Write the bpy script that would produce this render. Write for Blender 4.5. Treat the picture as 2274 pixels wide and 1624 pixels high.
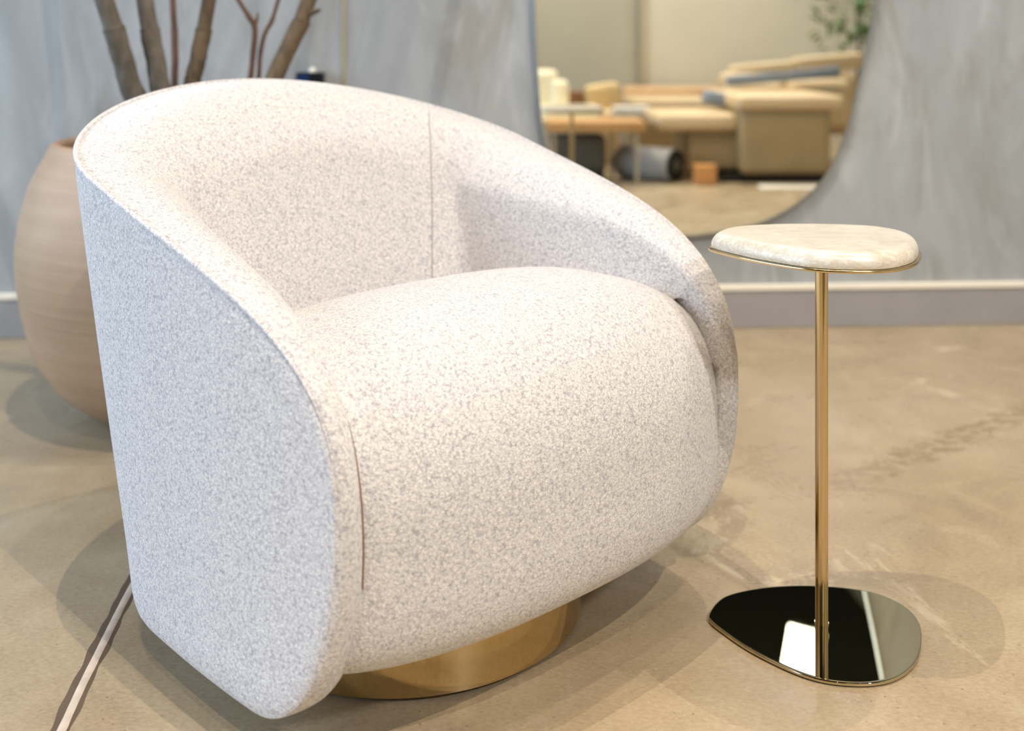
import bpy, bmesh, math, random
from mathutils import Vector, Matrix, noise
random.seed(7)
for o in list(bpy.data.objects): bpy.data.objects.remove(o)
sc = bpy.context.scene; COL = sc.collection
# ------------------------------------------------------------------ camera (level, shifted down), world, lights, exposure
F = 2450.0; YH = 98.0; CX = 1137.0; CH = 0.86
cd = bpy.data.cameras.new('camera'); cam = bpy.data.objects.new('camera', cd); COL.objects.link(cam)
cam.location = (0, 0, CH); cam.rotation_euler = (math.pi/2, 0, 0)
cd.sensor_width = 36; cd.lens = F/2274*36; cd.shift_y = -(812-YH)/2274; cd.clip_start = 0.05; cd.clip_end = 60
cd.dof.use_dof = True; cd.dof.focus_distance = 1.5; cd.dof.aperture_fstop = 2.6
sc.camera = cam
sc.view_settings.view_transform = 'Standard'; sc.view_settings.look = 'None'
sc.view_settings.exposure = -0.08; sc.view_settings.gamma = 1.0; sc.view_settings.use_curve_mapping = False
w = bpy.data.worlds.new('world'); sc.world = w; w.use_nodes = True
w.node_tree.nodes['Background'].inputs[0].default_value = (0.75, 0.85, 1.0, 1); w.node_tree.nodes['Background'].inputs[1].default_value = 0.12

def srgb(r, g, b, s=1.0):
    f = lambda c: (c/255/12.92 if c/255 <= .04045 else ((c/255+.055)/1.055)**2.4)*s
    return (f(r), f(g), f(b), 1)
def spot(name, loc, aim, power, col, ang=95, r=.009, blend=.35):
    d = bpy.data.lights.new(name, 'SPOT'); d.energy = power; d.color = col; d.spot_size = math.radians(ang); d.spot_blend = blend; d.shadow_soft_size = r
    o = bpy.data.objects.new(name, d); COL.objects.link(o); o.location = loc
    o.rotation_euler = (Vector(aim)-Vector(loc)).to_track_quat('-Z', 'Y').to_euler(); return o
def area(name, loc, aim, sx, sy, power, col):
    d = bpy.data.lights.new(name, 'AREA'); d.shape = 'RECTANGLE'; d.size = sx; d.size_y = sy; d.energy = power; d.color = col
    o = bpy.data.objects.new(name, d); COL.objects.link(o); o.location = loc
    o.rotation_euler = (Vector(aim)-Vector(loc)).to_track_quat('-Z', 'Y').to_euler(); return o
WARM = (1.0, .885, .74); WARM2 = (1.0, .90, .76)
CEIL = 4.6
spot('track_spot', (-.38, 1.31, 4.5), (-.1, 1.6, 0), 280, WARM)
spot('track_spot', (.25, 1.10, 4.5), (.1, 1.6, 0), 75, WARM)
spot('track_spot', (1.75, 1.75, 4.5), (.2, 1.8, 0), 90, WARM)
spot('track_spot', (-.50, -.45, 4.5), (.2, 1.8, 0), 115, WARM)
spot('track_spot', (1.2, 2.2, 4.5), (1.9, 2.8, 0), 210, WARM2)
spot('track_spot', (1.8, -1.2, 4.5), (1.2, -.6, .4), 430, WARM2)
spot('track_spot', (.2, -1.9, 4.5), (.4, -2.2, .6), 480, WARM2)
area('window_daylight', (-4.3, .9, 1.8), (.2, 1.9, .7), 4.0, 2.6, 255, (.56, .76, 1.0))
area('front_fill_panel', (3.0, -2.16, 4.15), (.0, 1.8, .3), .30, .38, 120, (.90, .94, 1.0))  # added small panel: fills the chair front and shines in the table's base plate

# ------------------------------------------------------------------ helpers
class G:
    """small node-graph helper"""
    def __init__(s, name):
        s.m = bpy.data.materials.new(name); s.m.use_nodes = True; s.t = s.m.node_tree; s.b = s.t.nodes['Principled BSDF']
    def n(s, typ, **kw):
        x = s.t.nodes.new(typ)
        for k, v in kw.items():
            if k.startswith('_'): setattr(x, k[1:], v)
            else: x.inputs[k.replace('__', ' ')].default_value = v
        return x
    def l(s, a, b): s.t.links.new(a, b)
    def coord(s, kind='Object', scale=(1, 1, 1)):
        c = s.n('ShaderNodeTexCoord'); m = s.n('ShaderNodeMapping'); m.inputs['Scale'].default_value = scale
        s.l(c.outputs[kind], m.inputs[0]); return m.outputs[0]
    def noise(s, co, scale, detail=4, rough=.55, dist=0.):
        x = s.n('ShaderNodeTexNoise'); x.inputs['Scale'].default_value = scale; x.inputs['Detail'].default_value = detail
        x.inputs['Roughness'].default_value = rough; x.inputs['Distortion'].default_value = dist; s.l(co, x.inputs['Vector']); return x.outputs['Fac']
    def voro(s, co, scale, feature='F1', out='Distance'):
        x = s.n('ShaderNodeTexVoronoi'); x.feature = feature; x.inputs['Scale'].default_value = scale; s.l(co, x.inputs['Vector']); return x.outputs[out]
    def ramp(s, fac, stops, interp='LINEAR'):
        x = s.n('ShaderNodeValToRGB'); x.color_ramp.interpolation = interp
        e = x.color_ramp.elements
        while len(e) < len(stops): e.new(.5)
        for i, (p, c) in enumerate(stops): e[i].position = p; e[i].color = c if len(c) == 4 else (*c, 1)
        s.l(fac, x.inputs[0]); return x.outputs[0]
    def mix(s, fac, a, b, typ='MIX'):
        x = s.n('ShaderNodeMix'); x.data_type = 'RGBA'; x.blend_type = typ
        for sock, v in ((x.inputs[0], fac), (x.inputs[6], a), (x.inputs[7], b)):
            if hasattr(v, 'links'): s.l(v, sock)
            else: sock.default_value = v
        return x.outputs[2]
    def math(s, op, a, b=0.):
        x = s.n('ShaderNodeMath'); x.operation = op
        for sock, v in ((x.inputs[0], a), (x.inputs[1], b)):
            if hasattr(v, 'links'): s.l(v, sock)
            else: sock.default_value = v
        return x.outputs[0]
    def bump(s, h, strength, dist, prev=None):
        x = s.n('ShaderNodeBump'); x.inputs['Strength'].default_value = strength; x.inputs['Distance'].default_value = dist
        s.l(h, x.inputs['Height'])
        if prev is not None: s.l(prev, x.inputs['Normal'])
        return x.outputs[0]
    def out(s, color=None, rough=.6, metal=0., normal=None, spec=.5):
        for key, v in (('Base Color', color), ('Roughness', rough), ('Metallic', metal), ('Specular IOR Level', spec)):
            if v is None: continue
            if hasattr(v, 'links'): s.l(v, s.b.inputs[key])
            else: s.b.inputs[key].default_value = v
        if normal is not None: s.l(normal, s.b.inputs['Normal'])
        return s.m
def flat(name, col, rough=.6, metal=0., mottle=.08, scale=12, spec=.5):
    g = G(name); co = g.coord(); nz = g.noise(co, scale, 4)
    d = tuple(c*(1-mottle) for c in col[:3])+(1,); l = tuple(min(1, c*(1+mottle)) for c in col[:3])+(1,)
    return g.out(g.ramp(nz, [(.3, d), (.7, l)]), rough, metal, None, spec)

def link(name, me, mat=None, parent=None, smooth=True):
    o = bpy.data.objects.new(name, me); COL.objects.link(o)
    if mat: me.materials.append(mat)
    if smooth: me.polygons.foreach_set('use_smooth', [True]*len(me.polygons))
    if parent: o.parent = parent; o.matrix_parent_inverse = Matrix.Translation(parent.location).inverted() if not parent.rotation_euler.z else parent.matrix_basis.inverted()
    return o
def mesh(name, verts, faces, mat=None, parent=None, smooth=True):
    me = bpy.data.meshes.new(name); me.from_pydata([tuple(v) for v in verts], [], faces); me.validate(); me.update()
    return link(name, me, mat, parent, smooth)
def bmo(name, bm, mat=None, parent=None, smooth=True):
    bmesh.ops.recalc_face_normals(bm, faces=bm.faces)
    me = bpy.data.meshes.new(name); bm.to_mesh(me); bm.free(); return link(name, me, mat, parent, smooth)
def thing(name, loc, label, cat, group=None):
    o = bpy.data.objects.new(name, None); COL.objects.link(o); o.location = loc; o.empty_display_size = .1
    return tag(o, label, cat, group)
def tag(o, label, cat, group=None):
    o['label'] = label; o['category'] = cat
    if group: o['group'] = group
    return o
def struct(o): o['kind'] = 'structure'; return o
def autosm(o, ang=35):
    me = o.data; me.polygons.foreach_set('use_smooth', [True]*len(me.polygons))
    bm = bmesh.new(); bm.from_mesh(me)
    for e in bm.edges:
        if len(e.link_faces) == 2 and e.calc_face_angle(0) > math.radians(ang): e.smooth = False
    bm.to_mesh(me); bm.free(); return o
def bev(o, w, seg=3):
    m = o.modifiers.new('bevel', 'BEVEL'); m.width = w; m.segments = seg; m.limit_method = 'ANGLE'; m.angle_limit = math.radians(40); return o
def box(name, c, s, mat, parent=None, rot=0, bevel=0., seg=3, tilt=None):
    """box centred at c with full size s; rot about z"""
    bm = bmesh.new(); bmesh.ops.create_cube(bm, size=1)
    bmesh.ops.scale(bm, vec=s, verts=bm.verts)
    if tilt: bmesh.ops.rotate(bm, matrix=Matrix.Rotation(tilt[0], 3, tilt[1]), verts=bm.verts)
    if bevel:
        bmesh.ops.bevel(bm, geom=bm.edges[:], offset=bevel, segments=seg, profile=.6, affect='EDGES')
    bmesh.ops.rotate(bm, matrix=Matrix.Rotation(rot, 3, 'Z'), verts=bm.verts)
    bmesh.ops.translate(bm, vec=c, verts=bm.verts)
    return autosm(bmo(name, bm, mat, parent), 50 if bevel else 30)
def tube(name, pts, rad, mat, parent=None, seg=12, jit=0., cap=True):
    """tube through pts, rad scalar or list"""
    pts = [Vector(p) for p in pts]; n = len(pts); V = []; Fc = []
    up = Vector((0.31, .2, .93))
    for i, p in enumerate(pts):
        t = (pts[min(i+1, n-1)]-pts[max(i-1, 0)]).normalized()
        a = t.cross(up)
        if a.length < .2: a = t.cross(Vector((1, 0, 0)))
        a.normalize(); b = t.cross(a).normalized()
        r = rad[i] if hasattr(rad, '__len__') else rad
        for k in range(seg):
            an = 2*math.pi*k/seg
            rr = r*(1+jit*noise.noise(Vector((math.cos(an)*1.3, math.sin(an)*1.3, i*.35))+p))
            V.append(p+(a*math.cos(an)+b*math.sin(an))*rr)
    for i in range(n-1):
        for k in range(seg): Fc.append((i*seg+k, i*seg+(k+1) % seg, (i+1)*seg+(k+1) % seg, (i+1)*seg+k))
    if cap: Fc.append(tuple(range(seg))[::-1]); Fc.append(tuple((n-1)*seg+k for k in range(seg)))
    return autosm(mesh(name, V, Fc, mat, parent), 50)
def smoothpts(P, m=8):
    """Catmull-Rom"""
    P = [Vector(p) for p in P]; out = []
    for i in range(len(P)-1):
        a, b, c, d = P[max(i-1, 0)], P[i], P[i+1], P[min(i+2, len(P)-1)]
        for k in range(m):
            t = k/m; out.append(.5*((2*b)+(c-a)*t+(2*a-5*b+4*c-d)*t*t+(3*b-a-3*c+d)*t**3))
    return out+[P[-1]]
def smoothloop(P, m=8):
    P = [Vector(p) for p in P]; out = []; n = len(P)
    for i in range(n):
        a, b, c, d = P[i-1], P[i], P[(i+1) % n], P[(i+2) % n]
        for k in range(m):
            t = k/m; out.append(.5*((2*b)+(c-a)*t+(2*a-5*b+4*c-d)*t*t+(3*b-a-3*c+d)*t**3))
    return out
def lathe(name, prof, c, mat, parent=None, seg=64):
    V = []; Fc = []
    for r, z in prof:
        for k in range(seg): an = 2*math.pi*k/seg; V.append((c[0]+r*math.cos(an), c[1]+r*math.sin(an), c[2]+z))
    for i in range(len(prof)-1):
        for k in range(seg): Fc.append((i*seg+k, i*seg+(k+1) % seg, (i+1)*seg+(k+1) % seg, (i+1)*seg+k))
    if prof[0][0] > 1e-4: Fc.append(tuple(range(seg))[::-1])
    if prof[-1][0] > 1e-4: Fc.append(tuple((len(prof)-1)*seg+k for k in range(seg)))
    return autosm(mesh(name, V, Fc, mat, parent), 40)
def at(x, y, z):            # point seen at image position (x, y) at depth z
    return Vector(((x-CX)/F*z, z, CH-(y-YH)/F*z))
def floor_at(x, y, h=0.):
    z = F*(CH-h)/(y-YH); return Vector(((x-CX)/F*z, z, h))

# ------------------------------------------------------------------ materials
def boucle():
    g = G('boucle_fabric'); co = g.coord('Object')
    nz = g.n('ShaderNodeTexNoise'); nz.inputs['Scale'].default_value = 150; nz.inputs['Detail'].default_value = 2; g.l(co, nz.inputs['Vector'])
    mx = g.n('ShaderNodeMix'); mx.data_type = 'VECTOR'; mx.inputs[0].default_value = .008
    g.l(co, mx.inputs[4]); g.l(nz.outputs['Color'], mx.inputs[5]); wc = mx.outputs[1]
    big = g.voro(wc, 230); small = g.voro(wc, 540)
    cl = g.noise(co, 260, 3, .6, .6)
    patch = g.noise(co, 60, 3)
    nub = g.math('SUBTRACT', 1., g.math('MULTIPLY', big, 1.5))
    nub2 = g.math('SUBTRACT', 1., g.math('MULTIPLY', small, 1.5))
    h = g.math('ADD', g.math('MULTIPLY', nub, .45), g.math('ADD', g.math('MULTIPLY', nub2, .35), g.math('MULTIPLY', cl, .6)))
    hh = g.math('ADD', h, g.math('ADD', g.math('MULTIPLY', g.math('SUBTRACT', patch, .5), .12), g.math('MULTIPLY', g.math('SUBTRACT', g.noise(co, 430, 2, .7), .5), .7)))
    col = g.ramp(hh, [(.12, srgb(164, 159, 165)), (.44, srgb(202, 198, 199)), (.66, srgb(216, 211, 208)), (.95, srgb(244, 240, 232))])
    b1 = g.bump(h, .46, .0020)
    b2 = g.bump(g.noise(co, 600, 1), .2, .0006, b1)
    g.out(col, .95, 0, b2, .12)
    g.b.inputs['Sheen Weight'].default_value = .25; g.b.inputs['Sheen Roughness'].default_value = .6
    return g.m
M_BOUC = boucle()
def brass(name, col, rough, brushed=False):
    g = G(name); co = g.coord('Object', (1, 1, .02) if brushed else (1, 1, 1))
    nz = g.noise(co, 60 if brushed else 9, 3)
    r = g.ramp(nz, [(.3, (rough*.7,)*3), (.7, (rough*1.3,)*3)])
    return g.out(g.ramp(g.noise(g.coord(), 6, 3), [(.3, tuple(c*.93 for c in col[:3])), (.7, col)]), r, 1.)
M_BASE = brass('brushed_brass_plinth', srgb(216, 190, 140), .09, True)
M_POLE = brass('satin_brass_pole', srgb(214, 192, 148), .13)
M_PLATE = brass('polished_brass_plate', srgb(206, 194, 160), .012)
M_GAP = flat('brown_gap_shade', srgb(128, 96, 68), .9)  # shade of the gap and its warm bounce light put into the colour
M_DARK = flat('dark_underside_fabric', srgb(40, 36, 34), .9)
def marble():
    g = G('cream_marble'); co = g.coord('Object')
    base = g.ramp(g.noise(co, 14, 5, .6, .5), [(.3, srgb(206, 198, 182)), (.7, srgb(226, 220, 208))])
    st = g.coord('Object', (7, 42, 30))
    v = g.noise(st, 1.2, 8, .7, 1.6)
    veins = g.ramp(v, [(.44, (0, 0, 0)), (.50, (1, 1, 1)), (.56, (0, 0, 0))])
    c2 = g.mix(g.math('MULTIPLY', veins, .45), base, srgb(176, 150, 116))
    v2 = g.noise(co, 24, 5, .6, 1.0)
    fl = g.ramp(v2, [(.52, (0, 0, 0)), (.78, (1, 1, 1))])
    c3 = g.mix(g.math('MULTIPLY', fl, .45), c2, srgb(186, 160, 126))
    return g.out(c3, .28)
M_MARB = marble()
def floor_mat():
    g = G('polished_concrete_floor'); co = g.coord('Object')
    a = g.noise(co, 1.3, 6, .6, .8); b = g.noise(co, 6.5, 6, .65, .6); c = g.noise(g.coord('Object', (1, 1.6, 1)), 110, 5, .75)
    base = g.ramp(a, [(.30, srgb(140, 121, 96)), (.5, srgb(168, 150, 122)), (.72, srgb(190, 175, 149))])
    base = g.mix(.45, base, g.ramp(b, [(.3, srgb(136, 117, 92)), (.55, srgb(171, 153, 126)), (.75, srgb(202, 189, 164))]))
    base = g.mix(.30, base, g.ramp(c, [(.36, srgb(130, 108, 82)), (.7, srgb(200, 182, 152))]))
    # tiny dark aggregate specks
    sp = g.voro(co, 62); msk = g.noise(co, 5, 2)
    spk = g.math('MULTIPLY', g.ramp(sp, [(.0, (1, 1, 1)), (.085, (1, 1, 1)), (.12, (0, 0, 0))]), g.ramp(msk, [(.42, (0, 0, 0)), (.6, (1, 1, 1))]))
    base = g.mix(g.math('MULTIPLY', spk, .6), base, srgb(92, 72, 52))
    sp2 = g.voro(co, 170); base = g.mix(g.math('MULTIPLY', g.ramp(sp2, [(.08, (1, 1, 1)), (.16, (0, 0, 0))]), .35), base, srgb(112, 90, 66))
    # pale scuffs with ragged edges
    sc1 = g.noise(g.coord('Object', (1.0, .55, 1)), 3.1, 8, .72, 1.2)
    base = g.mix(g.math('MULTIPLY', g.ramp(sc1, [(.60, (0, 0, 0)), (.64, (1, 1, 1))]), .35), base, srgb(222, 208, 182))
    # ragged trowel mark that runs diagonally on the right
    cc = g.n('ShaderNodeTexCoord'); sep = g.n('ShaderNodeSeparateXYZ'); g.l(cc.outputs['Object'], sep.inputs[0])
    X, Y = sep.outputs[0], sep.outputs[1]
    d = g.math('SUBTRACT', Y, g.math('ADD', 1.69, g.math('MULTIPLY', X, .74)))
    d = g.math('ADD', d, g.math('MULTIPLY', g.math('SUBTRACT', g.noise(g.coord('Object', (1, 1, 1)), 16, 6, .75, 1.), .5), .22))
    band = g.ramp(g.math('ABSOLUTE', d), [(.035, (1, 1, 1)), (.060, (0, 0, 0))])
    lim = g.math('MULTIPLY', g.ramp(X, [(.52, (0, 0, 0)), (.72, (1, 1, 1))]), g.ramp(g.noise(co, 40, 4, .7), [(.42, (.15, .15, .15)), (.58, (1, 1, 1))]))
    base = g.mix(g.math('MULTIPLY', g.math('MULTIPLY', band, lim), .6), base, srgb(124, 100, 70))
    ro = g.ramp(b, [(.3, (.22, .22, .22)), (.7, (.42, .42, .42))])
    return g.out(base, ro, 0, g.bump(c, .06, .002), .35)
M_FLOOR = floor_mat()
def wall_mat():
    g = G('troweled_plaster_wall'); co = g.coord('Object')
    a = g.noise(g.coord('Object', (1, 1, .6)), 1.5, 6, .6, 1.2); b = g.noise(g.coord('Object', (1, 1, .35)), 5.5, 7, .65, .9)
    base = g.ramp(a, [(.3, srgb(136, 140, 143)), (.55, srgb(156, 161, 165)), (.75, srgb(172, 177, 182))])
    base = g.mix(.5, base, g.ramp(b, [(.3, srgb(140, 140, 138)), (.7, srgb(174, 176, 176))]))
    # brown water marks
    st = g.noise(g.coord('Object', (3.2, 3.2, 1.0)), 1.9, 7, .7, .8)
    base = g.mix(g.math('MULTIPLY', g.ramp(st, [(.52, (0, 0, 0)), (.68, (1, 1, 1))]), .45), base, srgb(132, 122, 102))
    # pale streaks: glossy reflections of the window put into the wall colour
    pl = g.noise(g.coord('Object', (2.5, 2.5, .8)), 2.4, 5, .6, 1.5)
    base = g.mix(g.math('MULTIPLY', g.ramp(pl, [(.54, (0, 0, 0)), (.72, (1, 1, 1))]), .35), base, srgb(200, 203, 206))
    return g.out(base, g.ramp(a, [(.35, (.26, .26, .26)), (.65, (.5, .5, .5))]), 0, g.bump(b, .15, .004), .4)
M_WALL = wall_mat()
M_BEIGE = flat('beige_painted_wall', srgb(216, 208, 188), .8, 0, .03, 3)
M_CEIL = flat('dark_ceiling_paint', srgb(52, 54, 48), .9)
M_BBOARD = flat('grey_baseboard_paint', srgb(150, 147, 146), .55, 0, .05, 8)
M_STRIP = flat('cream_cap_strip', srgb(232, 224, 208), .5, 0, .03)
def mirror_mat():
    g = G('mirror_silvering'); n = g.noise(g.coord(), 3, 2)
    return g.out(g.ramp(n, [(.3, (.86, .86, .80)), (.7, (.88, .88, .82))]), .0, 1.)
M_MIRR = mirror_mat()
M_STEEL = flat('brushed_steel_edge', srgb(178, 186, 190), .3, 1., .05, 30)

# ------------------------------------------------------------------ the back wall plane (slightly turned), its frame
WZ0 = 3.313; WM = .055; WA = math.atan(WM)
WD = Vector((math.cos(WA), math.sin(WA), 0)); WN = Vector((math.sin(WA), -math.cos(WA), 0))   # along, towards the room
def wall_at(x, y):          # point of the wall seen at an image position
    t = (x-CX)/F; z = WZ0/(1-WM*t); return Vector((t*z, z, CH-(y-YH)/F*z))
def wframe(a, h, off=0.):   # a metres along the wall, h height, off metres into the room
    return Vector((0, WZ0, 0))+WD*a+WN*off+Vector((0, 0, h))
def mirrored(p):            # where a point seen "inside" the mirror really stands
    p = Vector(p); d = (p-Vector((0, WZ0, 0))).dot(WN); q = p-WN*2*d; return q
def slab(name, a0, a1, h0, h1, o0, o1, mat, parent=None, bevel=0.):
    V = [wframe(a, h, o) for a in (a0, a1) for h in (h0, h1) for o in (o0, o1)]
    Fc = [(0, 1, 3, 2), (4, 6, 7, 5), (0, 4, 5, 1), (2, 3, 7, 6), (0, 2, 6, 4), (1, 5, 7, 3)]
    o = mesh(name, V, Fc, mat, parent, False)
    if bevel: bev(o, bevel)
    return o
# floor
XL, XR, YB = -4.6, 4.2, -4.4
bm = bmesh.new()
vs = [bm.verts.new(p) for p in ((XL-.3, YB-.3, 0), (XR+.3, YB-.3, 0), (XR+.3, WZ0+.5, 0), (XL-.3, WZ0+.5, 0))]
f = bm.faces.new(vs); r = bmesh.ops.extrude_face_region(bm, geom=[f])
bmesh.ops.translate(bm, vec=(0, 0, -.1), verts=[v for v in r['geom'] if isinstance(v, bmesh.types.BMVert)])
struct(bmo('floor', bm, M_FLOOR, None, False))
struct(slab('wall_back', -4.9, 4.6, 0, CEIL, -.12, 0, M_WALL))
# panel joint: thin olive strip
JA = (wall_at(763, 100)-Vector((0, WZ0, 0))).dot(WD)
struct(slab('trim_1', JA-.006, JA+.006, .125, CEIL-.01, 0, .004, flat('olive_joint_filler', srgb(150, 142, 118), .7)))
struct(slab('baseboard_back', -4.8, 4.5, 0, .112, .0005, .016, M_BBOARD, None, .003))
struct(slab('trim_2', -4.8, 4.5, .113, .132, .0005, .021, M_STRIP, None, .004))
struct(box('wall_front', (-.2, YB-.1, CEIL/2), (9.4, .2, CEIL), M_CEIL))
struct(box('wall_right', (XR+.1, -.4, CEIL/2), (.2, 8.2, CEIL), M_BEIGE))
struct(box('ceiling', (-.2, -.4, CEIL+.06), (9.4, 8.6, .12), M_CEIL))
# left wall: piers around a big window
struct(box('wall_left', (XL-.1, -.4, .2), (.2, 8.2, .4), M_BEIGE))
struct(box('wall_left', (XL-.1, -.4, 3.95), (.2, 8.2, 1.3), M_BEIGE))
struct(box('wall_left', (XL-.1, -3.0, 1.85), (.2, 2.8, 2.9), M_BEIGE))
for yy in (-1.57, -.05, 1.45, 2.95):
    struct(box('window_1', (XL-.05, yy, 1.85), (.08, .06, 2.9), M_DARK))
# floor joint with pale filler (front left)
M_JD = flat('dark_joint_edge', srgb(92, 74, 56), .8); M_JF = flat('pale_joint_filler', srgb(196, 178, 160), .6, 0, .12, 40)
def strip(name, pts, wds, h, mat):
    V = []; Fc = []
    for i, (p, wd) in enumerate(zip(pts, wds)):
        p = Vector(p); V += [p+Vector((-wd, 0, 0.0002)), p+Vector((-wd*.5, 0, h)), p+Vector((wd*.5, 0, h)), p+Vector((wd, 0, 0.0002))]
    for i in range(len(pts)-1):
        for k in range(3): Fc.append((i*4+k, i*4+k+1, i*4+k+5, i*4+k+4))
    return mesh(name, V, Fc, mat)
jp = [(-.30, -2.6, 0), (-.42, -.6, 0), (-.50, .5, 0), (-.548, 1.15, 0), (-.557, 1.28, 0), (-.566, 1.38, 0), (-.578, 1.48, 0), (-.588, 1.58, 0), (-.600, 1.70, 0), (-.612, 1.85, 0), (-.64, 2.1, 0), (-.70, 2.7, 0), (-.76, 3.2, 0)]
jp = smoothpts(jp, 10)
rs = lambda: random.uniform(.8, 1.2)
struct(strip('trim_3', jp, [.0135*(1+.25*noise.noise(Vector((p[1]*22, 0, 0)))) for p in jp], .0008, M_JD))
struct(strip('trim_4', [(p[0]+.002, p[1], 0) for p in jp], [.0068*(1+.12*noise.noise(Vector((p[1]*30, 5, 0)))) for p in jp], .0018, M_JF))

# ------------------------------------------------------------------ swivel armchair
N_ = ['Mx','My','al','a','bb','bf','n','k0','zt','p1f','p1z','p2z','ff','zf','fb','thf','thb','bul','lean','kp','cu']
Q = dict(zip(N_, [-0.18808, 1.74661, -0.82781, 0.4344, 0.30385, 0.892, 2.39772, 0.88267, 0.78992, 0.06295, 0.59424, 0.62659, 0.49387, 0.38108, 0.27287, 0.03853, 0.24838, 0.00252, 0.16051, 0.64834, -0.02774]))
ZB = .065; BC = (-.1607, 1.7048); BR = .268
CA, SA = math.cos(Q['al']), math.sin(Q['al'])
def W3(f, s, z): return Vector((Q['Mx']+f*CA-s*SA, Q['My']+f*SA+s*CA, z))
def kz(z):
    t = min(max(z/.75, 0), 1.1); return Q['k0']+(1-Q['k0'])*t**Q['kp']-Q['cu']*math.exp(-(z-ZB)/.035)-.022*math.exp(-(z-ZB)/.016)
def plan_s(f):
    b, nn = (Q['bb'], 2.0) if f < 0 else (Q['bf'], Q['n'])
    return Q['a']*max(0, 1-(min(abs(f)/b, 1))**nn)**(1/nn)
def outer(f, z, side):
    k = kz(z); return f*k-Q['lean']*z/.75, plan_s(f)*k*side
def nrm(f, side):
    b, nn = (Q['bb'], 2.0) if f < 0 else (Q['bf'], Q['n'])
    n = (math.copysign((abs(f)/b)**(nn-1)/b, f), side*(plan_s(f)/Q['a'])**(nn-1)/Q['a'])
    L = math.hypot(*n); return (n[0]/L, n[1]/L)
def bez(p, t): return [(1-t)**3*p[0][i]+3*(1-t)**2*t*p[1][i]+3*(1-t)*t*t*p[2][i]+t**3*p[3][i] for i in (0, 1)]
top_b = [bez([(-Q['bb'], Q['zt']), (Q['p1f'], Q['p1z']), (Q['ff'], Q['p2z']), (Q['ff'], Q['zf'])], i/400) for i in range(401)]
bot_b = [bez([(Q['fb'], ZB), ((Q['fb']+Q['ff'])/2, ZB), (Q['ff'], Q['zf']*.45+ZB*.55), (Q['ff'], Q['zf'])], i/200) for i in range(201)]
def interp(tab, f):
    lo, hi = 0, len(tab)-1
    if f <= tab[0][0]: return tab[0][1]
    if f >= tab[-1][0]: return tab[-1][1]
    while hi-lo > 1:
        m = (lo+hi)//2
        if tab[m][0] <= f: lo = m
        else: hi = m
    a, b = tab[lo], tab[hi]; return a[1]+(b[1]-a[1])*(f-a[0])/max(b[0]-a[0], 1e-9)
zt = lambda f: interp(top_b, f)
zb = lambda f: interp(bot_b, f)
def thk(f):
    t = min(max((f+Q['bb'])/(Q['ff']+Q['bb']), 0), 1); return Q['thb']+(Q['thf']-Q['thb'])*t
NC = 96
FS = []
for j in range(NC+1):      # dense where the plan or the profile turns fast
    u = j/NC; FS.append(-Q['bb']+(Q['ff']+Q['bb'])*(1-math.cos(math.pi*u))/2)
def smin(a, b, k=.02): 
    h = max(k-abs(a-b), 0)/k; return min(a, b)-h*h*k*.25
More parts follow.
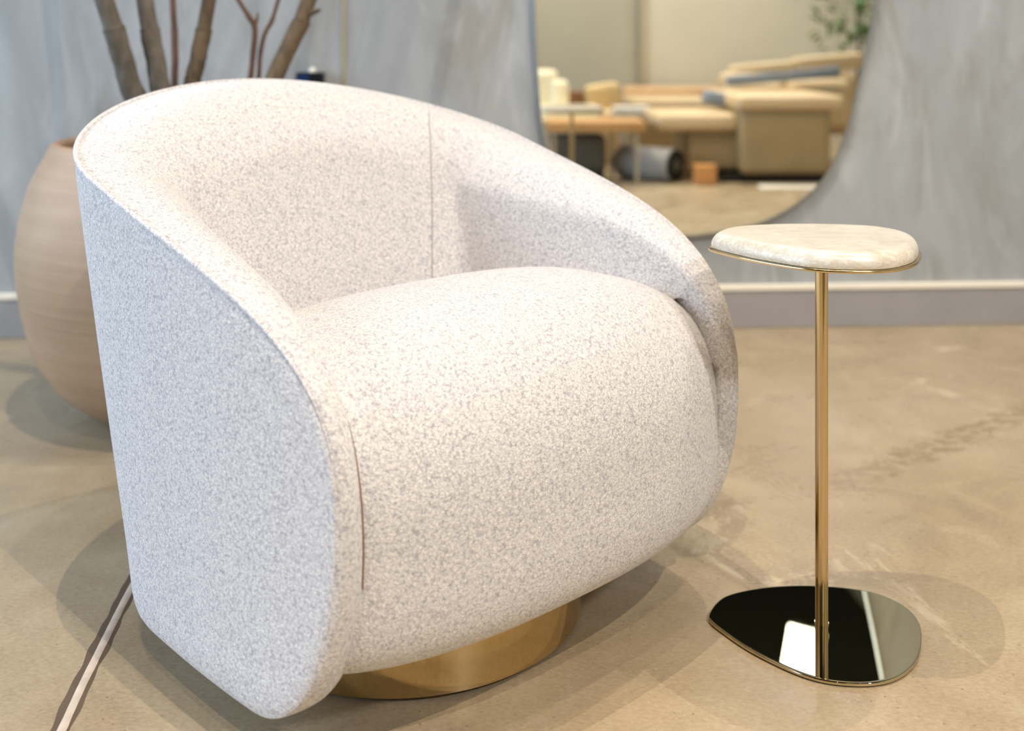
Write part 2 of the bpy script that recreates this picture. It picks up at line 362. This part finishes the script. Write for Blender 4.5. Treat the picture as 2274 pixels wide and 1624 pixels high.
def build_shell(root):
    NR = 40
    # columns from the left nose round the back to the right nose
    cols = [(-1, f) for f in reversed(FS)]+[(1, f) for f in FS[1:]]
    V = []; Fc = []
    # outer skin
    for side, f in cols:
        a, b = zb(f), zt(f)
        for i in range(NR+1):
            v = (1-math.cos(math.pi*i/NR))/2*.5+.5*i/NR; z = a+(b-a)*v
            of, os_ = outer(f, z, side); n = nrm(f, side)
            d = min(z-a, b-z); 
            inset = .0045*math.exp(-d/.010)      # softly rolls in at the seam
            of -= n[0]*inset; os_ -= n[1]*inset
            V.append(W3(of, os_, z))
    nc = len(cols)
    for c in range(nc-1):
        for i in range(NR): Fc.append((c*(NR+1)+i, (c+1)*(NR+1)+i, (c+1)*(NR+1)+i+1, c*(NR+1)+i+1))
    o = mesh('shell_outside', V, Fc, M_BOUC, root)
    bmw = bmesh.new(); bmw.from_mesh(o.data); bmesh.ops.remove_doubles(bmw, verts=bmw.verts, dist=.0004); bmesh.ops.recalc_face_normals(bmw, faces=bmw.faces); bmw.to_mesh(o.data); bmw.free()
    # rim + inner wall: loop along the boundary, section across
    loop = []
    for side, f in cols: loop.append((side, f, zt(f), 1))
    for side, f in reversed(cols[1:-1]): loop.append((side, f, zb(f), 0))
    nl = len(loop); O3 = []; n3 = []
    for side, f, z, t in loop:
        of, os_ = outer(f, z, side); n = nrm(f, side)
        O3.append(W3(of, os_, z)); n3.append(W3(n[0], n[1], 0)-W3(0, 0, 0))
    # smooth normals and tangents
    bn = []
    for i in range(nl):
        T = (O3[(i+2) % nl]-O3[i-2]).normalized(); b = n3[i].cross(T)
        b.normalize()
        bn.append(b)
    for _ in range(2): bn = [(bn[i-1]+bn[i]*2+bn[(i+1) % nl]).normalized() for i in range(nl)]
    # make sure it points out of the panel
    k0 = nc//2
    if bn[k0].z < 0: bn = [-b for b in bn]
    V = []; Fc = []; SEC = 22; INN = 26
    Iedge = []
    for i, (side, f, z, top) in enumerate(loop):
        Tt = thk(f); 
        if not top: Tt = Tt+.05*min(max((Q['ff']-f-.02)/.14, 0), 1) if f > .0 else max(Tt*.9, .09)
        b = max(.004, .008-.03*(Tt-.05))
        drop = Tt*(.14+.28*min(max((Tt-.05)/.08, 0), 1))
        for k in range(SEC+1):
            wv = k/SEC
            # puffed crown, then a roll down to the inner face
            up = b*(1-abs(2*min(wv, .5)-1)**2.6) if wv < .5 else b
            dn = drop*max(0, (wv-.34)/.66)**2.2
            h = up-dn-.002*(1 if k == 0 else 0)
            V.append(O3[i]-n3[i]*(Tt*wv+.0035*math.exp(-wv*Tt/.006))+bn[i]*h)
        e = V[-1].copy(); Iedge.append(e)
        # inner wall: from the rolled edge down (or up) to a hidden level, leaning with the shell
        tgt = .20
        fl = -.16
        for k in range(1, INN+1):
            u = k/INN
            if top:
                zz = e.z+(min(tgt, e.z)-e.z)*u if e.z > tgt else e.z
                of, os_ = outer(f, max(zz, .05), side); n = nrm(f, side)
                Tz = Tt*(1-.04*u)+.02*min(1, u*2)*min(max(f/.15, 0), 1)
                p = W3(of-n[0]*Tz, os_-n[1]*Tz, zz)
                o0 = outer(f, min(max(e.z, .05), 1), side); d0 = e-W3(o0[0]-n[0]*Tt, o0[1]-n[1]*Tt, e.z); p = p+d0*(1-u)
                p.z = zz
            else:
                p = e+Vector((0, 0, (min(tgt, zt(f))-e.z)*u if e.z < tgt else 0))
            a_ = min(max((f-.39)/.07, 0), 1)*math.sin(min(u*1.6, 1)*math.pi/2)
            hid = e+(W3(-1, 0, 0)-W3(0, 0, 0))*.07*u
            p = p.lerp(hid, a_) if a_ > 0 else p
            V.append(p)
    row = SEC+1+INN
    for i in range(nl):
        j = (i+1) % nl
        for k in range(row-1):
            # rim part everywhere; inner wall everywhere
            Fc.append((i*row+k, i*row+k+1, j*row+k+1, j*row+k))
    rim = mesh('shell_rim', V, Fc, M_BOUC, root)
    bmw = bmesh.new(); bmw.from_mesh(rim.data); bmesh.ops.recalc_face_normals(bmw, faces=bmw.faces); bmw.to_mesh(rim.data); bmw.free()
    return loop, O3, n3, bn, Iedge, nc
ch = thing('swivel_armchair', (BC[0], BC[1], 0), 'cream boucle barrel swivel armchair with sweeping arms on a round brass plinth', 'armchair')
loop, O3, n3, bn, Iedge, nc = build_shell(ch)
# welt along the outer seam, from nose to nose over the back, and down to the bottom
pw = [O3[i]+bn[i]*.0005-n3[i]*.0035 for i in range(2, nc-2)]
tube('piping', pw, [.0006+.0034*min(1, min(i, len(pw)-1-i)/26) for i in range(len(pw))], M_BOUC, ch, 8)
# vertical closing seam of the backrest cover
SEAM = []
rim_o = [c for c in ch.children if c.name == 'shell_rim'][0]; row_ = 23+26; rv = rim_o.data.vertices
for k in range(12, row_-1):
    best = None
    for i in range(nc//2+6, nc-20):
        a_, b_ = rv[i*row_+k].co, rv[(i+1)*row_+k].co
        xa, xb = CX+F*a_.x/a_.y, CX+F*b_.x/b_.y; tx = 952+8*min(1, (k-12)/14)
        if (xa-tx)*(xb-tx) <= 0: best = a_.lerp(b_, (tx-xa)/(xb-xa+1e-9)); break
    if best is not None: SEAM.append(best+Vector((-.0, -.0006, .0002)))
if len(SEAM) > 4: tube('backrest_seam', SEAM, .0008, flat('grey_stitch', srgb(150, 142, 138), .95), ch, 6)
# thin brown tube standing in for the shaded gap between arm and cushion
ni = len(Iedge)
def inner_line(idx): return [Iedge[i]+bn[i]*.004*0+n3[i]*.0015+bn[i]*.0012 for i in idx]
al_ = inner_line([(ni-k) % ni for k in range(62, 0, -1)]+list(range(0, 7)))
tube('arm_gap_line', al_, [.0002+.0011*min(1, min(i, len(al_)-1-i)/9) for i in range(len(al_))], M_GAP, ch, 6)
# seat cushion
def build_cushion():
    fc, Af, Ab, B, zm, ht, hb, ev, evb, ep = [0.2204, 0.2195, 0.3186, 0.4116, 0.2654, 0.2444, 0.1666, 0.7507, 0.5763, 0.7947]
    pwf = lambda a, e: math.copysign(abs(a)**e, a)
    NU, NV = 160, 90; V = []; Fc = []
    for i in range(NV+1):
        v = -math.pi/2+math.pi*i/NV; vv = v
        g = abs(math.cos(vv))**(ev if v > 0 else evb); h = pwf(math.sin(vv), ev if v > 0 else evb)
        z = zm+(ht if h > 0 else hb)*h
        for j in range(NU):
            u = 2*math.pi*j/NU; cf = pwf(math.cos(u), ep if math.cos(u) > 0 else .6); sf = pwf(math.sin(u), ep)
            gs = abs(math.cos(vv))**(.60 if v > 0 else .36)
            f = fc+(Af if cf > 0 else Ab)*cf*g; s = (B+.02)*sf*gs
            # stay inside the arms: soft clamp against the middle of the shell wall
            k = kz(z); fp = (f+Q['lean']*z/.75)/k
            fp2 = max(min(fp, Q['bf']*.95), -Q['bb']*.98)
            edge = .0395 if s < 0 else .026
            lim = plan_s(fp2)*k-(edge if fp2 > Q['ff']-.12 else min(.07, edge+.05*(Q['ff']-.12-fp2)/.3))
            lim = max(lim, .02)
            sgn = 1 if s >= 0 else -1
            s = sgn*max(0, smin(abs(s), lim, .03))
            V.append(W3(f, s, z))
    for i in range(NV):
        for j in range(NU): Fc.append((i*NU+j, i*NU+(j+1) % NU, (i+1)*NU+(j+1) % NU, (i+1)*NU+j))
    o = mesh('seat_cushion', V, Fc, M_BOUC, ch)
    bmw = bmesh.new(); bmw.from_mesh(o.data); bmesh.ops.remove_doubles(bmw, verts=bmw.verts, dist=.0003); bmesh.ops.recalc_face_normals(bmw, faces=bmw.faces); bmw.to_mesh(o.data); bmw.free()
build_cushion()
# brass plinth: short drum with shadow gap below and dark swivel plate above
lathe('plinth', [(BR-.004, .004), (BR, .007), (BR, .128), (BR-.003, .131), (.0, .131)], (BC[0], BC[1], 0), M_BASE, ch, 128)
lathe('glide_ring', [(.0, 0), (BR-.012, 0), (BR-.012, .005), (.0, .005)], (BC[0], BC[1], 0), M_DARK, ch, 96)

# ------------------------------------------------------------------ side table
outl = [(1573,1364),(1598,1330),(1635,1315),(1695,1304),(1756,1300),(1806,1300),(1872,1304),(1937,1314),(1985,1332),(2022,1356),(2043,1385),(2047,1419),(2041,1456),(2024,1482),(1997,1502),(1961,1514),(1913,1518),(1852,1514),(1804,1504),(1756,1487),(1695,1458),(1647,1431),(1606,1402),(1579,1381)]
BASE = [floor_at(x, y, .007) for x, y in outl]; BASE = smoothloop([(p.x, p.y, 0) for p in BASE], 6)
for _ in range(6): BASE = [(BASE[i-1]+BASE[i]*2+BASE[(i+1) % len(BASE)])/4 for i in range(len(BASE))]
TC = sum(BASE, Vector())/len(BASE)
PC = Vector(((1824.5-CX)/F*1.6245, 1.6245, 0))
tb = thing('side_table', (PC.x, PC.y, 0), 'small pebble shaped drink table with marble top and brass pole, beside the armchair', 'table')
def slabshape(name, sections, mat, parent):
    """sections: (scale inset metres, z) rings of the pebble outline"""
    n = len(BASE); V = []; Fc = []
    nr = []
    for i in range(n):
        t = (BASE[(i+1) % n]-BASE[i-1]).normalized(); nv = Vector((t.y, -t.x, 0))
        if nv.dot(BASE[i]-TC) < 0: nv = -nv
        nr.append(nv)
    for ins, z in sections:
        for i in range(n):
            p = BASE[i]-nr[i]*ins; V.append((p.x, p.y, z))
    for r in range(len(sections)-1):
        for i in range(n): Fc.append((r*n+i, r*n+(i+1) % n, (r+1)*n+(i+1) % n, (r+1)*n+i))
    Fc.append(tuple(range(n))[::-1]); Fc.append(tuple((len(sections)-1)*n+i for i in range(n)))
    o = mesh(name, V, Fc, mat, parent)
    return autosm(o, 50)
slabshape('base_plate', [(.004, 0.0), (.0015, .0015), (0, .003), (0, .0058), (.0006, .0066), (.0016, .007), (.004, .007)], M_PLATE, tb)
tube('pole', [(PC.x, PC.y, z) for z in (.007, .2, .4, .5525)], .0094, M_POLE, tb, 40)
tube('pole_collar', [(PC.x, PC.y, z) for z in (.0071, .0092)], .0104, M_POLE, tb, 40)
slabshape('top_plate', [(.003, .5525), (.0005, .5530), (.0, .5545), (.0, .5562), (.001, .5572), (.004, .5572)], M_POLE, tb)
sec = [(.0075, .5573), (.0048, .5578)]
for k in range(0, 13):
    a = k/12*math.pi/2; sec.append((.0040+.017*(1-math.cos(a)), .5605+.0195*math.sin(a)))
sec.append((.0222, .5800)); sec.append((.0236, .5800))
slabshape('marble_top', sec, M_MARB, tb)

# ------------------------------------------------------------------ mirror
def wl(x, y): p = wall_at(x, y)-Vector((0, WZ0, 0)); return (p.dot(WD), p.z)
mp = [(1178,-60),(1182,40),(1187,150),(1195,255),(1212,345),(1250,425),(1320,485),(1410,518),(1500,526),(1575,520),(1640,508),(1705,488),(1768,452),(1820,405),(1858,342),(1888,255),(1914,140),(1943,0),(1962,-120),(1968,-300),(1930,-520),(1800,-680),(1600,-745),(1400,-700),(1260,-560),(1195,-350),(1180,-180)]
ML = smoothloop([(wl(x, y)[0], wl(x, y)[1], 0) for x, y in mp], 8)
def wallplate(name, loopp, rings, mat, parent, cap=True):
    n = len(loopp); c = sum(loopp, Vector())/n; V = []; Fc = []; nr = []
    for i in range(n):
        t = (loopp[(i+1) % n]-loopp[i-1]).normalized(); nv = Vector((t.y, -t.x, 0))
        if nv.dot(loopp[i]-c) < 0: nv = -nv
        nr.append(nv)
    for ins, off in rings:
        for i in range(n): p = loopp[i]-nr[i]*ins; V.append(wframe(p.x, p.y, off))
    for r in range(len(rings)-1):
        for i in range(n): Fc.append((r*n+i, r*n+(i+1) % n, (r+1)*n+(i+1) % n, (r+1)*n+i))
    if cap: Fc.append(tuple((len(rings)-1)*n+i for i in range(n)))
    return autosm(mesh(name, V, Fc, mat, parent), 30)
mr = thing('wall_mirror', wframe(.55, .3, .01), 'large frameless rounded wall mirror with thin steel edge behind the armchair', 'mirror')
wallplate('mirror_edge', ML, [(.004, .0005), (0, .004), (0, .022), (.002, .0245), (.0085, .0245), (.0085, .020)], M_STEEL, mr, False)
wallplate('mirror_glass', ML, [(.0085, .006), (.0085, .0235)], M_MIRR, mr)

# ------------------------------------------------------------------ planter and tree
def pot_mat():
    g = G('tan_ceramic'); co = g.coord('Object'); st = g.noise(g.coord('Object', (1, 1, 60)), 2.5, 4)
    c = g.ramp(g.noise(co, 3, 4), [(.3, srgb(154, 124, 95)), (.7, srgb(180, 151, 122))])
    c = g.mix(.25, c, g.ramp(st, [(.3, srgb(138, 108, 78)), (.7, srgb(186, 158, 130))]))
    return g.out(c, .55, 0, g.bump(st, .2, .002))
PCX, PCY = -.745, 2.66
pt = thing('planter', (PCX, PCY, 0), 'large rounded tan ceramic planter standing behind the armchair', 'planter')
prof = [(.0, .0), (.215, .0), (.232, .004), (.272, .024), (.322, .066), (.356, .112), (.382, .165), (.407, .275), (.416, .366), (.409, .451), (.386, .537), (.352, .605), (.340, .626), (.333, .632), (.322, .630), (.318, .617), (.334, .57)]
pp = smoothpts([(r_, 0, z_) for r_, z_ in prof[1:]], 4)
lathe('pot', [(p.x, p.z) for p in pp], (PCX, PCY, 0), pot_mat(), pt, 96)
def soil():
    V = [(PCX, PCY, .575)]; Fc = []; n = 40
    for r in range(1, 9):
        for k in range(n):
            a = 2*math.pi*k/n; V.append((PCX+math.cos(a)*.036*r, PCY+math.sin(a)*.036*r, .572+.018*noise.noise(Vector((math.cos(a)*r, math.sin(a)*r, 0)))))
    for k in range(n): Fc.append((0, 1+k, 1+(k+1) % n))
    for r in range(7):
        for k in range(n): Fc.append((1+r*n+k, 1+(r+1)*n+k, 1+(r+1)*n+(k+1) % n, 1+r*n+(k+1) % n))
    return mesh('soil', V, Fc, flat('potting_soil', srgb(70, 52, 38), .95, 0, .3, 60), pt)
soil()
def bark(name, a, b, vs=18):
    g = G(name); st = g.noise(g.coord('Object', (1, 1, .25)), vs*3, 6, .7); n2 = g.noise(g.coord(), 12, 3)
    c = g.mix(.5, g.ramp(st, [(.35, a), (.65, b)]), g.ramp(n2, [(.3, a), (.7, b)]))
    return g.out(c, .85, 0, g.bump(st, .6, .006))
M_BK = bark('grey_brown_bark', srgb(66, 60, 52), srgb(118, 110, 98)); M_BK2 = bark('warm_bark', srgb(66, 54, 40), srgb(118, 100, 76)); M_RED = bark('reddish_twig_bark', srgb(74, 54, 42), srgb(112, 84, 66))
tr = thing('multi_stem_tree', (PCX, PCY, .575), 'bare grey brown multi stem tree growing out of the tan planter', 'tree')
def stem(name, pix, dep, rad, mat, root=(-.75, 2.66), parent=tr, up=1.2):
    P = [at(x, y, d-.1) for (x, y), d in zip(pix, dep)]
    d = (P[0]-P[1]).normalized()
    P = [P[0]+d*up+Vector((0, .03, .1)), P[0]+d*up*.5]+P
    P.append(Vector((root[0]+(P[-1].x-root[0])*.45, root[1]+(P[-1].y-root[1])*.5, .585)))
    S = smoothpts(P, 8); n = len(S)
    R = [rad*(.55+.5*min(1, i/(n*.45))) for i in range(n)]
    return tube(name, S, R, mat, parent, 14, .12)
stem('stem', [(232, 0), (254, 70), (276, 140), (300, 215)], [2.60, 2.61, 2.63, 2.65], .0235, M_BK)
stem('stem', [(322, 0), (333, 70), (345, 130), (360, 210)], [2.66]*4, .0215, M_BK)
stem('stem', [(384, 0), (387, 70), (389, 130), (390, 210)], [2.78]*4, .0080, M_RED)
stem('stem', [(464, 0), (452, 70), (440, 130), (425, 210)], [2.70]*4, .0185, M_BK2)
s5 = stem('stem', [(592+94, 0), (668, 50), (636, 115), (592, 210)], [2.76, 2.75, 2.74, 2.72], .0200, M_BK2)
tube('twig', [at(672, 32, 2.655), at(692, 29, 2.65), at(711, 22, 2.64)], [.009, .007, .004], M_BK2, tr, 8)
stem('branch', [(530, 0), (552, 36), (566, 62), (562, 120), (549, 205)], [2.80]*5, .0068, M_RED, up=.6)
tube('twig', [at(566, 62, 2.70), at(571, 42, 2.70), at(573, 28, 2.70)], [.005, .004, .002], M_RED, tr, 8)
stem('branch', [(618, 0), (604, 45), (588, 75), (578, 120), (567, 205)], [2.84]*5, .0055, M_RED, up=.6)

# black wall box with white knob, mostly behind the chair
kb = thing('wall_control_box', wall_at(693, 190), 'small black box with a white knob fixed low on the plaster wall', 'control box')
a0, h0 = wl(662, 160); a1, h1 = wl(723, 230)
slab('box_body', a0, a1, h1, h0, .0006, .05, flat('black_plastic', srgb(16, 18, 24), .3), kb, .004)
slab('screen', a0+.006, (a0+a1)/2-.002, h0-.045, h0-.006, .0505, .053, flat('dark_blue_glass', srgb(26, 48, 86), .15), kb)
kc = wall_at(697, 157); bm = bmesh.new(); bmesh.ops.create_uvsphere(bm, u_segments=20, v_segments=12, radius=.0105); bmesh.ops.translate(bm, vec=kc+WN*.03, verts=bm.verts)
bmo('knob', bm, flat('white_knob', srgb(225, 220, 205), .4), kb)

# ------------------------------------------------------------------ what the mirror shows: the seating area behind the camera
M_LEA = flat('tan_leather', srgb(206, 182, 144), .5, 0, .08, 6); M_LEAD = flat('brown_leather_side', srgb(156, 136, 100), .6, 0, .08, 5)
M_CREAM = flat('cream_upholstery', srgb(236, 226, 196), .9); M_BLUE = flat('slate_blue_fabric', srgb(126, 136, 148), .9); M_WOOD = flat('oak', srgb(186, 142, 90), .5, 0, .15, 9)
M_CHAR = flat('charcoal_fabric', srgb(92, 92, 84), .9); M_BLK = flat('black_rubber', srgb(14, 14, 14), .6); M_SILV = flat('grey_felt', srgb(150, 150, 150), .8); M_WHT = flat('white_stone', srgb(226, 224, 218), .4); M_LEG = flat('pale_metal_leg', srgb(190, 180, 160), .35, .6)
def mbox(name, x0, x1, y0, y1, z, dz, mat, parent, bevel=.02, tilt=None, h0=None, h1=None):
    """box seen in the mirror between image columns x0..x1 and rows y0..y1 (top, bottom), front face at virtual depth z, dz deep"""
    a, b = at(x0, y0, z), at(x1, y1, z)
    top = a.z if h1 is None else h1; bot = max(b.z, 0.001) if h0 is None else h0
    c = Vector(((a.x+b.x)/2, z+dz/2, (top+bot)/2)); c = mirrored(c)
    return box(name, c, (b.x-a.x, dz, top-bot), mat, parent, 2*WA, min(bevel, .45*(top-bot)), 4, tilt)
def mthing(name, x, z, label, cat, group=None):
    p = mirrored(Vector(((x-CX)/F*z, z, 0))); p.z = 0; return thing(name, p, label, cat, group)
sf = mthing('leather_sofa', 1740, 7.2, 'tan leather sofa with broad padded arm, reflected on the right of the mirror', 'sofa')
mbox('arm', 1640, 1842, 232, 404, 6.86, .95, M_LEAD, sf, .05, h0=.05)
mbox('arm_pad', 1634, 1872, 212, 244, 6.83, 1.0, M_LEA, sf, .04)
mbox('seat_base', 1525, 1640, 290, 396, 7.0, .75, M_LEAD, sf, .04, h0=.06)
mbox('seat_cushion', 1455, 1640, 252, 292, 6.95, .72, M_LEA, sf, .05)
mbox('backrest', 1600, 1905, 160, 300, 7.95, .22, M_LEA, sf, .08)
mbox('back_cushion', 1612, 1745, 182, 290, 7.72, .2, M_LEA, sf, .08)
mbox('back_cushion', 1750, 1890, 176, 290, 7.72, .2, M_LEA, sf, .08)
mbox('headrest', 1622, 1768, 140, 172, 8.0, .2, M_LEA, sf, .04, (math.radians(-5), 'Y'))
mbox('headrest', 1764, 1915, 122, 158, 8.0, .2, M_LEA, sf, .04, (math.radians(-5), 'Y'))
mbox('foot_rail', 1600, 1835, 398, 409, 6.9, .9, M_BLK, sf, .004, h0=.0, h1=.05)
tg = mbox('throw_blanket', 1610, 1862, 158, 182, 7.62, .05, M_BLUE, None, .02, (math.radians(-5), 'Y')); tag(tg, 'slate blue blanket folded over the back of the reflected leather sofa', 'blanket')
tg = mbox('throw_pillow', 1560, 1622, 204, 235, 7.25, .13, M_BLUE, None, .05, (math.radians(10), 'Y')); tag(tg, 'blue grey throw pillow leaning on the seat of the reflected leather sofa', 'pillow')
s2 = mthing('low_sofa', 1500, 8.6, 'low tan sofa far back in the mirror, left of the padded arm sofa', 'sofa')
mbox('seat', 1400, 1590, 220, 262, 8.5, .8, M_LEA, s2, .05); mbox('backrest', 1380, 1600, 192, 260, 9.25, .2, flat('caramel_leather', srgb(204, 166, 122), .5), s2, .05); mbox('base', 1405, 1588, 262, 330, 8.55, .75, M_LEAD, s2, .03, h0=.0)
pc = mthing('cushioned_bench', 1330, 8.3, 'beige cushioned bench with brown side, behind the cream chair in the mirror', 'bench')
mbox('backrest', 1300, 1378, 186, 250, 8.3, .18, flat('beige_cushion', srgb(214, 188, 140), .9), pc, .05, (math.radians(-8), 'Y')); mbox('side_panel', 1258, 1305, 203, 250, 8.45, .2, flat('walnut', srgb(128, 88, 56), .5), pc, .01); mbox('seat', 1262, 1376, 246, 285, 8.0, .45, M_LEA, pc, .04, h0=.0)
wc = mthing('cream_armchair', 1250, 7.5, 'cream upholstered armchair at the left edge of the mirror reflection', 'armchair')
mbox('backrest', 1172, 1238, 155, 250, 7.9, .2, M_CREAM, wc, .06); mbox('back_cushion', 1222, 1262, 178, 245, 7.6, .22, M_CREAM, wc, .05); mbox('arm', 1180, 1334, 236, 268, 7.35, .3, M_CREAM, wc, .04); mbox('seat', 1180, 1330, 262, 300, 7.3, .6, M_CREAM, wc, .04); mbox('base', 1190, 1325, 300, 345, 7.32, .55, M_CHAR, wc, .02, h0=0.)
ct = mthing('wood_side_table', 1330, 6.8, 'oak topped side table with pale metal legs reflected before the cream chair', 'table')
mbox('tabletop', 1212, 1432, 270, 291, 6.75, .45, M_WOOD, ct, .008)
for x0 in (1225, 1352, 1408):
    mbox('leg', x0, x0+8, 290, 402, 6.78 if x0 != 1352 else 6.74+.4, .025, M_LEG, ct, .003, h0=.0)
ot = mthing('ottoman', 1275, 7.0, 'dark grey round cornered ottoman under the oak side table in the mirror', 'ottoman')
mbox('body', 1205, 1344, 300, 372, 7.25-.3, .22, M_CHAR, ot, .04, h0=.05); mbox('base', 1215, 1340, 372, 385, 7.0-.03, .18, M_BLK, ot, .005, h0=.0, h1=.05)
st = mthing('stone_drum_table', 1402, 7.9, 'small white stone topped table between the reflected cream chair and sofas', 'table')
mbox('tabletop', 1362, 1440, 237, 258, 7.78, .2, M_WHT, st, .01); mbox('pedestal', 1396, 1412, 258, 330, 7.85, .06, M_LEG, st, .004, h0=.0)
# rolled grey mat with black end, lying under the tables
rl = mthing('rolled_mat', 1450, 7.0, 'grey rolled mat with a black round end lying on the floor in the mirror', 'rolled mat')
c0 = at(1380, 360, 7.15); c1 = at(1495, 366, 6.9); rr = .105
p0 = mirrored(c0); p1 = mirrored(c1); p0.z = p1.z = rr+.001
tube('roll', [p0, p1], rr, M_SILV, rl, 32); dd = (p1-p0).normalized()
tube('end_cap', [p1+dd*.001, p1+dd*.012], rr*.93, M_BLK, rl, 32); tube('end_hub', [p1+dd*.0125, p1+dd*.02], rr*.35, M_CHAR, rl, 20)
bx = mbox('wood_crate', 1540, 1588, 366, 392, 6.78, .12, flat('orange_wood', srgb(206, 148, 90), .5), None, .006, h0=.0012); tag(bx, 'small orange wooden box on the floor by the reflected sofa', 'box')
rg = mbox('floor_strip', 1690, 1900, 400, 420, 6.55, .16, flat('white_strip', srgb(232, 226, 214), .95), None, .004, h0=.0008, h1=.012); tag(rg, 'pale narrow strip on the floor in front of the reflected leather sofa', 'mat')  # thin pale strip lying on the floor
# partition with a corner seen at column 1412: greyer panel left of it
a = mirrored(at(1100, 0, 9.55)); b_ = mirrored(at(1412, 0, 9.55))
pn = box('wall_partition', ((a.x+b_.x)/2, (a.y+b_.y)/2, 1.2), (abs(b_.x-a.x), .12, 2.4), flat('greyed_beige_paint', srgb(184, 178, 160), .8, 0, .03, 3), None, 2*WA); struct(pn)
a2 = mirrored(at(1412, 0, 9.5)); struct(box('trim_5', (a2.x, a2.y, 1.2), (.03, .06, 2.4), flat('grey_corner_trim', srgb(150, 148, 136), .6), None, 2*WA))
a = mirrored(at(1414, 0, 9.6)); b_ = mirrored(at(2250, 0, 9.6))
struct(box('wall_partition', ((a.x+b_.x)/2, (a.y+b_.y)/2, 1.2), (abs(b_.x-a.x), .12, 2.4), M_BEIGE, None, 2*WA))
# leafy plant high at the right of the reflection
pl = mthing('leafy_plant', 1895, 8.6, 'tall green leafy plant reflected at the upper right of the mirror', 'plant')
b0 = Vector(pl.location)
tube('stem', [b0+Vector((0, 0, .25)), b0+Vector((.02, .02, .8)), b0+Vector((0, 0, 1.35))], [.016, .012, .006], M_BK, pl, 8)
lathe('pot', [(.0, 0), (.13, 0), (.17, .28), (.155, .28), (.14, .25), (0, .25)], tuple(b0), flat('white_pot', srgb(214, 208, 196), .5), pl, 40)
M_LEAF = flat('green_leaf', srgb(88, 118, 62), .5, 0, .3, 9)
V = []; Fc = []
for i in range(170):
    a = random.uniform(0, 6.283); el = random.uniform(-.6, 1.2); r = random.uniform(.04, .36); c = b0+Vector((math.cos(a)*r, math.sin(a)*r, random.uniform(.72, 1.45)))
    d = Vector((math.cos(a)*math.cos(el), math.sin(a)*math.cos(el), math.sin(el))); s_ = d.cross(Vector((0, 0, 1))).normalized(); nn = s_.cross(d)
    L = random.uniform(.09, .15); k = len(V)
    V += [c, c+d*L*.5+s_*L*.26+nn*.012, c+d*L-nn*.02, c+d*L*.5-s_*L*.26+nn*.012, c+d*L*.5]
    Fc += [(k, k+1, k+4), (k+1, k+2, k+4), (k+2, k+3, k+4), (k+3, k, k+4)]
lf = mesh('foliage', V, Fc, M_LEAF, pl); sm = lf.modifiers.new('thick', 'SOLIDIFY'); sm.thickness = .0015
